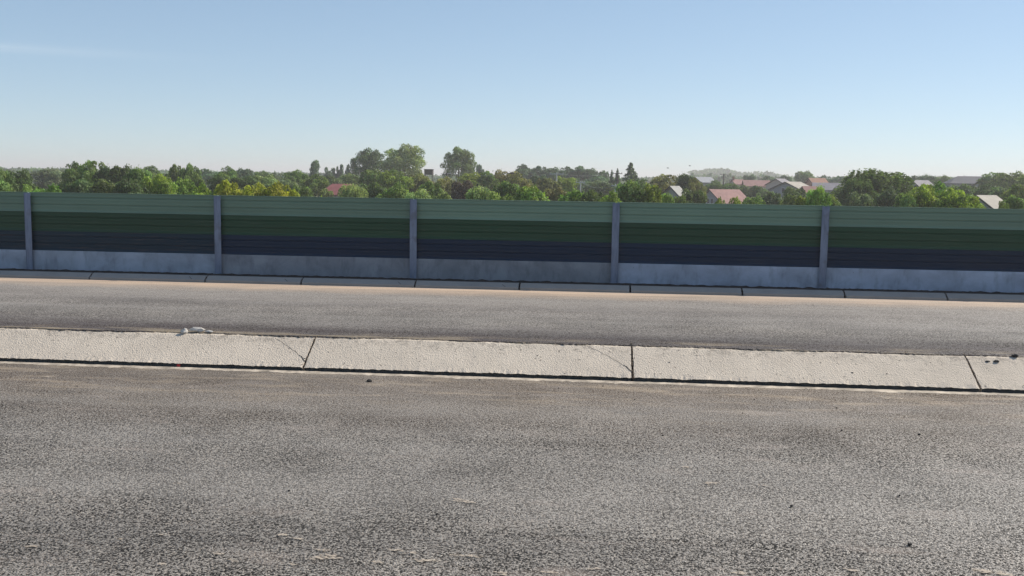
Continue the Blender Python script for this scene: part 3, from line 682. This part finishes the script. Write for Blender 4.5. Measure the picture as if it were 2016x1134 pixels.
tree(1241, 322, 72, 240, 'conifer', 'blue', 'dark broad spruce standing out on the skyline right of centre', 'spruce_tree')
tree(1204, 336, 26, 250, 'conifer', 'blue', 'small dark conifer left of the broad spruce', 'spruce_tree')
tree(1215, 333, 30, 250, 'conifer', 'blue', 'slim dark conifer next to the broad spruce', 'spruce_tree')
tree(1722, 330, 128, 135, 'willow', 'dark', 'big dark weeping willow, the largest tree at right', 'willow_tree', ch=4.2)
tree(1685, 347, 70, 130, 'willow', 'dark', 'lower dark willow on the left flank of the big one', 'willow_tree', ch=3.4)
tree(693, 360, 58, 110, 'willow', 'pale', 'pale green drooping bush in front of the red hip roof', 'willow_tree', ch=2.6)
# low scrub over the plain, one uncountable mass
rg = np.random.default_rng(3); P = []; Tn = []
for i in range(4600):
    d = 45*math.exp(rg.random()*2.45); p = at(rg.uniform(-1500, 3500), 400, d); r = rg.uniform(.8, 2.2)*(1+d/250); hh = rg.uniform(.6, 2.2)
    k = 16; q = rg.normal(size=(k, 3)); q /= np.linalg.norm(q, axis=1, keepdims=True); q[:, 2] = abs(q[:, 2])
    P.append(np.array([p.x, p.y, GZ])+q*np.array([r, r, hh])); Tn.append(np.repeat(rg.random((1, 2)), k, 0)*.6+rg.random((k, 2))*.4)
P = np.concatenate(P); Tn = np.concatenate(Tn)
me = cards(P, rg.normal(size=P.shape)+np.array([0, 0, 1.]), .8, Tn, 1.3, 'undergrowth'); o = bpy.data.objects.new('undergrowth', me); COL.objects.link(o); o['kind'] = 'stuff'; o.color = (.06, .085, .028, 1)
# far woods
hill = [(-1800, 0), (1240, 0), (1280, 2), (1350, 2), (1366, 20), (1385, 23), (1440, 21), (1460, 16), (1500, 19), (1525, 14), (1560, 9), (1640, 8), (1720, 8), (1880, 12), (2016, 14), (4200, 14)]
P = []; Tn = []
for row_, (d0, n) in enumerate([(750, 900), (1100, 900), (1500, 1300)]):
    for i in range(n):
        px = rg.uniform(-1500, 3800); d = d0*rg.uniform(.9, 1.12)
        hpx = np.interp(px, [h[0] for h in hill], [h[1] for h in hill])*(1 if row_ == 2 else .45) + rg.uniform(1, 5)
        p = at(px, hor(px), d); ht = 8+hpx/FPX*d*rg.uniform(.82, 1.0); r = rg.uniform(4, 8)*(1+.3*row_); k = 60+50*row_
        q = rg.normal(size=(k, 3)); q /= np.linalg.norm(q, axis=1, keepdims=True); rr = rg.uniform(.8, 1.1, (k, 1)); ch = min(ht*.5, 7)
        P.append(np.array([p.x, p.y, GZ+ht-ch])+q*rr*np.array([r, r, ch])); Tn.append(np.repeat(rg.random((1, 2)), k, 0)*.7+rg.random((k, 2))*.3)
        if ht > 2*ch:
            q = rg.uniform(-1, 1, (30, 3)); P.append(np.array([p.x, p.y, GZ+(ht-ch)/2])+q*np.array([r, r, (ht-ch)/2])); Tn.append(rg.random((30, 2))*.5)
P = np.concatenate(P); Tn = np.concatenate(Tn)
me = cards(P, rg.normal(size=P.shape), 2.6, Tn, 1.3, 'far_wood'); o = bpy.data.objects.new('far_wood', me); COL.objects.link(o); o['kind'] = 'stuff'; o.color = (.04, .065, .03, 1)
# ------------------------------------------------------------------ houses
def tiles(name, c, sc=3.2):
    m = M(name, .8, .3); a = m.noise(.9, 5); s = m.noise(6, 3, st=(1, 1, 1))
    w = N(m.t, 'ShaderNodeTexWave', wave_type='BANDS', bands_direction='X'); w.inputs['Scale'].default_value = sc; w.inputs['Distortion'].default_value = .4; m.L(m.co, w.inputs[0])
    cc = m.mix(m.ramp(a, .3, .7), tuple(x*.8 for x in c), tuple(x*1.15 for x in c)); cc = m.mix(m.mathn('MULTIPLY', w.outputs[1], .22), cc, tuple(x*.45 for x in c)); m.col(cc); return m.m
MAT.update(r_red=tiles('red roof', (.20, .065, .065)), r_pink=tiles('faded red roof', (.33, .18, .16)), r_orange=tiles('orange tiles', (.33, .17, .115)), r_grey=tiles('grey roof', (.30, .31, .33)),
           r_dark=tiles('dark slate roof', (.11, .11, .125)), r_cream=tiles('cream sheet roof', (.42, .38, .32)), r_white=tiles('white sheet roof', (.38, .37, .34)), r_lav=tiles('weathered grey tiles', (.26, .24, .26)),
           w_grey=simple('grey render', (.27, .27, .29), .9, .1), w_white=simple('white render', (.36, .355, .35), .9, .1), w_brick=simple('brick', (.33, .17, .12), .9, .25, 6), w_pink=simple('pink render', (.50, .40, .35), .9, .1),
           glass=simple('window glass', (.03, .035, .045), .15, .1), frame=simple('window frame', (.6, .6, .58), .6, .05), dkwood=simple('dark boards', (.07, .06, .055), .8, .2))
def house(name, px, ridge_y, d, L, Wd, wall_h, roof_h, rot, roof, wall, label, hip=0, win=True, chim=None, cat='house'):
    c = at(px, ridge_y, d); zr = c.z; ang = math.atan2(c.x, c.y)
    root = empty(name, (c.x, c.y, GZ), -ang+rot); H = zr-GZ; tag(root, label, cat, 'houses beyond the fence')
    he = H-roof_h; hl, hw = L/2, Wd/2
    mm = MB()
    if hip: mm.box(-hl, hl, -hw, hw, -.2, he)
    else: mm.prism([(-hl, -hw, -.2), (-hl, hw, -.2), (-hl, hw, he), (-hl, 0, H-.06), (-hl, -hw, he)], (L, 0, 0))
    w = mm.build('wall', MAT[wall], root)
    ov = .45; t = .16; s = roof_h/hw; e = he-ov*s+.03
    if hip:
        h_ = hip; a = [(-hl-ov, -hw-ov, he), (hl+ov, -hw-ov, he), (hl+ov, hw+ov, he), (-hl-ov, hw+ov, he), (-hl+h_, 0, H), (hl-h_, 0, H)]
        V = a+[(x, y, z-t) for x, y, z in a[:4]]
        F = [(0, 1, 5, 4), (1, 2, 5), (2, 3, 4, 5), (3, 0, 4), (0, 6, 7, 1), (1, 7, 8, 2), (2, 8, 9, 3), (3, 9, 6, 0), (9, 8, 7, 6)]
        r = mesh('roof', V, F, MAT[roof], root)
    else:
        mm = MB()
        mm.prism([(-hl-ov, -hw-ov, e), (-hl-ov, 0, H), (-hl-ov, hw+ov, e), (-hl-ov, hw+ov, e+t), (-hl-ov, 0, H+t), (-hl-ov, -hw-ov, e+t)][::1], (L+2*ov, 0, 0))
        r = mm.build('roof', MAT[roof], root)
        for sgn in (-1, 1):
            x = sgn*(hl+ov)
            mm = MB(); mm.prism([(x+sgn*.004, -hw-ov, e-.05), (x+sgn*.004, 0, H-.05), (x+sgn*.004, hw+ov, e-.05), (x+sgn*.004, hw+ov, e+.13), (x+sgn*.004, 0, H+.13), (x+sgn*.004, -hw-ov, e+.13)], (sgn*.05, 0, 0)); mm.build('bargeboard', MAT['dkwood'], root)
    if chim is not None:
        mm = MB(); mm.box(chim-.3, chim+.3, -.7, -.1, H-.8, H+.9); mm.box(chim-.36, chim+.36, -.76, -.04, H+.9, H+1.02); mm.build('chimney', MAT['w_brick'], r)
    if win:
        def window(x, y, z, nx, ny):
            f = MB(); g_ = MB()
            if nx: f.box(x+nx*.003-(.05 if nx < 0 else 0), x+nx*.003+(.05 if nx > 0 else 0), y-.55, y+.55, z-.65, z+.65); xx = x+nx*.056; g_.box(min(xx, xx+nx*.01), max(xx, xx+nx*.01), y-.45, y+.45, z-.55, z+.55)
            else: f.box(x-.55, x+.55, y+ny*.003-(.05 if ny < 0 else 0), y+ny*.003+(.05 if ny > 0 else 0), z-.65, z+.65); yy = y+ny*.056; g_.box(x-.45, x+.45, min(yy, yy+ny*.01), max(yy, yy+ny*.01), z-.55, z+.55)
            o = f.build('window', MAT['frame'], root); g_.build('pane', MAT['glass'], o)
        for z in ([1.6] if he < 4.4 else [1.6, he-1.3]):
            for y in (-hw*.45, hw*.45): window(-hl, y, z, -1, 0)
            for x in np.linspace(-hl*.6, hl*.6, 3): window(float(x), -hw, z, 0, -1)
        if not hip:
            window(-hl, -.75, he+.35, -1, 0); window(-hl, .75, he+.35, -1, 0)
    return root
R_ = math.radians
house('house', 674, 362, 200, 9.2, 7.6, 3.6, 2.1, R_(4), 'r_red', 'w_white', 'house with a dark red hip roof left of centre, half hidden by a drooping bush', hip=2.6)
house('shed', 603, 379, 215, 3.0, 3.0, 2, .4, R_(10), 'r_white', 'w_white', 'low white shed roof showing just over the fence left of the red hip roof', win=False, cat='shed')
house('house', 1426, 374, 235, 7.6, 9.6, 3.6, 2.9, R_(36), 'r_pink', 'w_grey', 'house with a faded pink-red gable roof and grey gable, just over the fence')
house('house', 1384, 349, 380, 6.5, 8, 3.6, 1.9, R_(36), 'r_grey', 'w_grey', 'distant house with a pale grey roof and dark gable on the skyline', win=False)
house('house', 1452, 354, 370, 3.6, 6.5, 3.4, 1.6, R_(20), 'r_pink', 'w_pink', 'distant house with a short faded red roof and chimney', chim=-1.7, win=False)
house('house', 1489, 355.5, 350, 8.2, 8, 3.4, 1.9, R_(7), 'r_pink', 'w_pink', 'distant house with the longer faded red roof, right of the short one', win=False)
house('house', 1561, 359, 245, 4.8, 12, 3.6, 2.3, R_(50), 'r_cream', 'w_grey', 'lavender gabled house with a cream roof and two small gable windows')
house('house', 1536, 352.5, 320, 4.0, 7.5, 3.6, 1.9, R_(55), 'r_lav', 'w_pink', 'distant house with a small pink gable behind the lavender gabled house', win=False)
house('house', 1608, 351.5, 330, 5, 7, 4.5, 2.2, R_(30), 'r_orange', 'w_brick', 'reddish brick house with an orange roof, partly behind trees', win=False)
house('house', 1594, 368, 200, 2.2, 3.2, 3.4, 1.2, R_(25), 'r_pink', 'w_pink', 'small pink-walled annexe right of the cream roof', win=False)
house('house', 1633, 361, 260, 7.4, 6.5, 3.0, 1.6, R_(3), 'r_lav', 'w_white', 'long low house with a weathered grey roof left of the big willow', win=True)
house('house', 1812, 356, 240, 4.4, 5.4, 3.6, 1.9, R_(50), 'r_lav', 'w_grey', 'small pale house with a steep grey gable right of the big willow')
house('house', 1910, 347, 300, 11.5, 10, 4.6, 2.0, R_(12), 'r_dark', 'w_white', 'large house with a dark hip roof on the skyline at right', hip=2.6)
house('house', 1945, 356, 285, 4.5, 6, 4.0, 1.7, R_(40), 'r_white', 'w_white', 'white-roofed wing right of the large dark hip roof', win=False)
house('house', 1942, 387, 118, 2.0, 5.4, 3.0, 1.6, R_(48), 'r_cream', 'w_white', 'small house with a bright cream roof just over the fence at right', win=False)
house('house', 1328, 368, 150, 1.4, 4.2, 3.2, 1.7, R_(52), 'r_white', 'w_white', 'narrow house with a steep white roof half hidden by bushes right of centre', win=False)
# dark box-shaped tank on a steel frame
c = at(844.5, 333, 262); h = c.z-GZ; root = tag(empty('water_tank', (c.x, c.y, GZ)), 'dark box-shaped tank standing above the orange-tinged trees', 'tank')
mm = MB(); mm.box(-1.1, 1.1, -.9, .9, h-1.5, h-.15); mm.build('tank', MAT['dkwood'], root)
mm = MB(); mm.box(-1.22, 1.22, -1.0, 1.0, h-.148, h); mm.build('lid', MAT['r_dark'], root)
for a in (-.95, .95):
    for b in (-.75, .75): MB().tube([(a, b, 0), (a, b, h-1.502)], .09, 6).build('leg', MAT['dkwood'], root)
# ------------------------------------------------------------------ utility poles and wires
MAT['polec'] = simple('concrete pole', (.55, .54, .52), .8, .1); MAT['polew'] = simple('wooden pole', (.10, .08, .07), .9, .2); MAT['wire'] = simple('wire', (.30, .30, .30), .5, .1)
def pole(px, top, d, mat, label, arm=1.8, r=.14):
    c = at(px, top, d); h = c.z-GZ; ang = math.atan2(c.x, c.y); root = tag(empty('utility_pole', (c.x, c.y, GZ), -ang), label, 'pole', 'utility poles beyond the fence')
    MB().tube([(0, 0, 0), (0, 0, h)], [r*1.3, r*.8], 8).build('shaft', MAT[mat], root)
    if arm:
        MB().box(-arm/2, arm/2, -r-.09, -r-.005, h-.35, h-.22).build('crossarm', MAT[mat], root)
        for x in (-arm*.45, 0.28, arm*.45): MB().tube([(x, -r-.05, h-.219), (x, -r-.05, h-.05), (x, -r-.05, h+.02)], [.05, .08, .03], 6).build('insulator', MAT['w_white'], root)
    return Vector((c.x, c.y, c.z-.1))
a = pole(1008, 338.5, 178, 'polew', 'utility pole with a small crossarm rising from the golden orange tree')
b = pole(1096, 339.5, 180, 'polec', 'utility pole with a wide pale crossarm before the dark tree row', 2.6)
c_ = pole(1216, 339, 195, 'polew', 'dark utility pole beside the broad spruce')
e_ = pole(880, 340, 190, 'polew', 'slim dark utility pole below the tall oval tree', 1.4)
w1 = pole(1143, 356, 170, 'polec', 'short white utility pole among the bushes right of centre', 1.6, .12)
w2 = pole(1212, 362, 150, 'polec', 'short pale utility pole just left of the green tree by the fourth post', 1.2, .11)
d1 = pole(1425, 342, 330, 'polew', 'dark utility pole on the skyline behind the near red roof', 2.4, .22)
d2 = pole(628, 341, 250, 'polew', 'dark utility pole at the foot of the tall single poplar', 1.2)
def wire(p, q, label, offs=(0,), sag=.6, r=.022):
    mm = MB()
    for o in offs:
        mm.tube([Vector(p).lerp(Vector(q), t)+Vector((0, o, -sag*4*t*(1-t)+abs(o)*.02)) for t in np.linspace(0, 1, 14)], r, 4)
    tag(mm.build('power_line', MAT['wire']), label, 'cable', 'overhead wires')
wire(e_, a, 'overhead wires between the pole below the oval tree and the pole in the golden tree', (-.4, .4))
wire(a, b, 'overhead wires between the pole in the golden tree and the wide pale crossarm', (-.4, .4))
wire(b, c_, 'overhead wires between the wide pale crossarm and the pole by the spruce', (-.4, .4))
wire(w1, w2, 'drooping wire between the two short pale poles', (0,), .8)
# ------------------------------------------------------------------ birds
MAT['bird'] = simple('bird', (.05, .045, .045), .8, .2)
for (px, py, s, lab) in [(1315, 331, 1, 'lower left one of two small birds over the houses'), (1358, 326.5, -1, 'upper right one of two small birds over the houses')]:
    c = at(px, py, 150); root = tag(empty('bird', c, .3*s), lab, 'bird', 'birds in flight')
    MB().tube([(-.17, 0, 0), (-.10, 0, .01), (0, 0, 0), (.10, 0, .0), (.16, 0, .01), (.20, 0, .01)], [.012, .03, .042, .03, .022, .004], 8).build('body', MAT['bird'], root, True)
    for g_ in (-1, 1): MB().prism([(-.05, g_*.03, .02), (.07, g_*.03, .02), (.04, g_*.2, .09), (-.05, g_*.36, .05), (-.08, g_*.2, .08)], (0, 0, .008)).build('wing', MAT['bird'], root)
# ------------------------------------------------------------------ haze
mm = MB(); mm.box(-4000, 4000, -200, 5000, GZ-1, 34); hz = mm.build('haze', None); hz['kind'] = 'stuff'
hm_ = bpy.data.materials.new('haze'); hm_.use_nodes = True; t = hm_.node_tree; t.nodes.remove(t.nodes['Principled BSDF'])
pv = N(t, 'ShaderNodeVolumePrincipled'); pv.inputs['Color'].default_value = (.94, .89, .91, 1); pv.inputs['Density'].default_value = .00044; pv.inputs['Anisotropy'].default_value = .2
t.links.new(pv.outputs[0], t.nodes['Material Output'].inputs['Volume']); hz.data.materials.append(hm_)
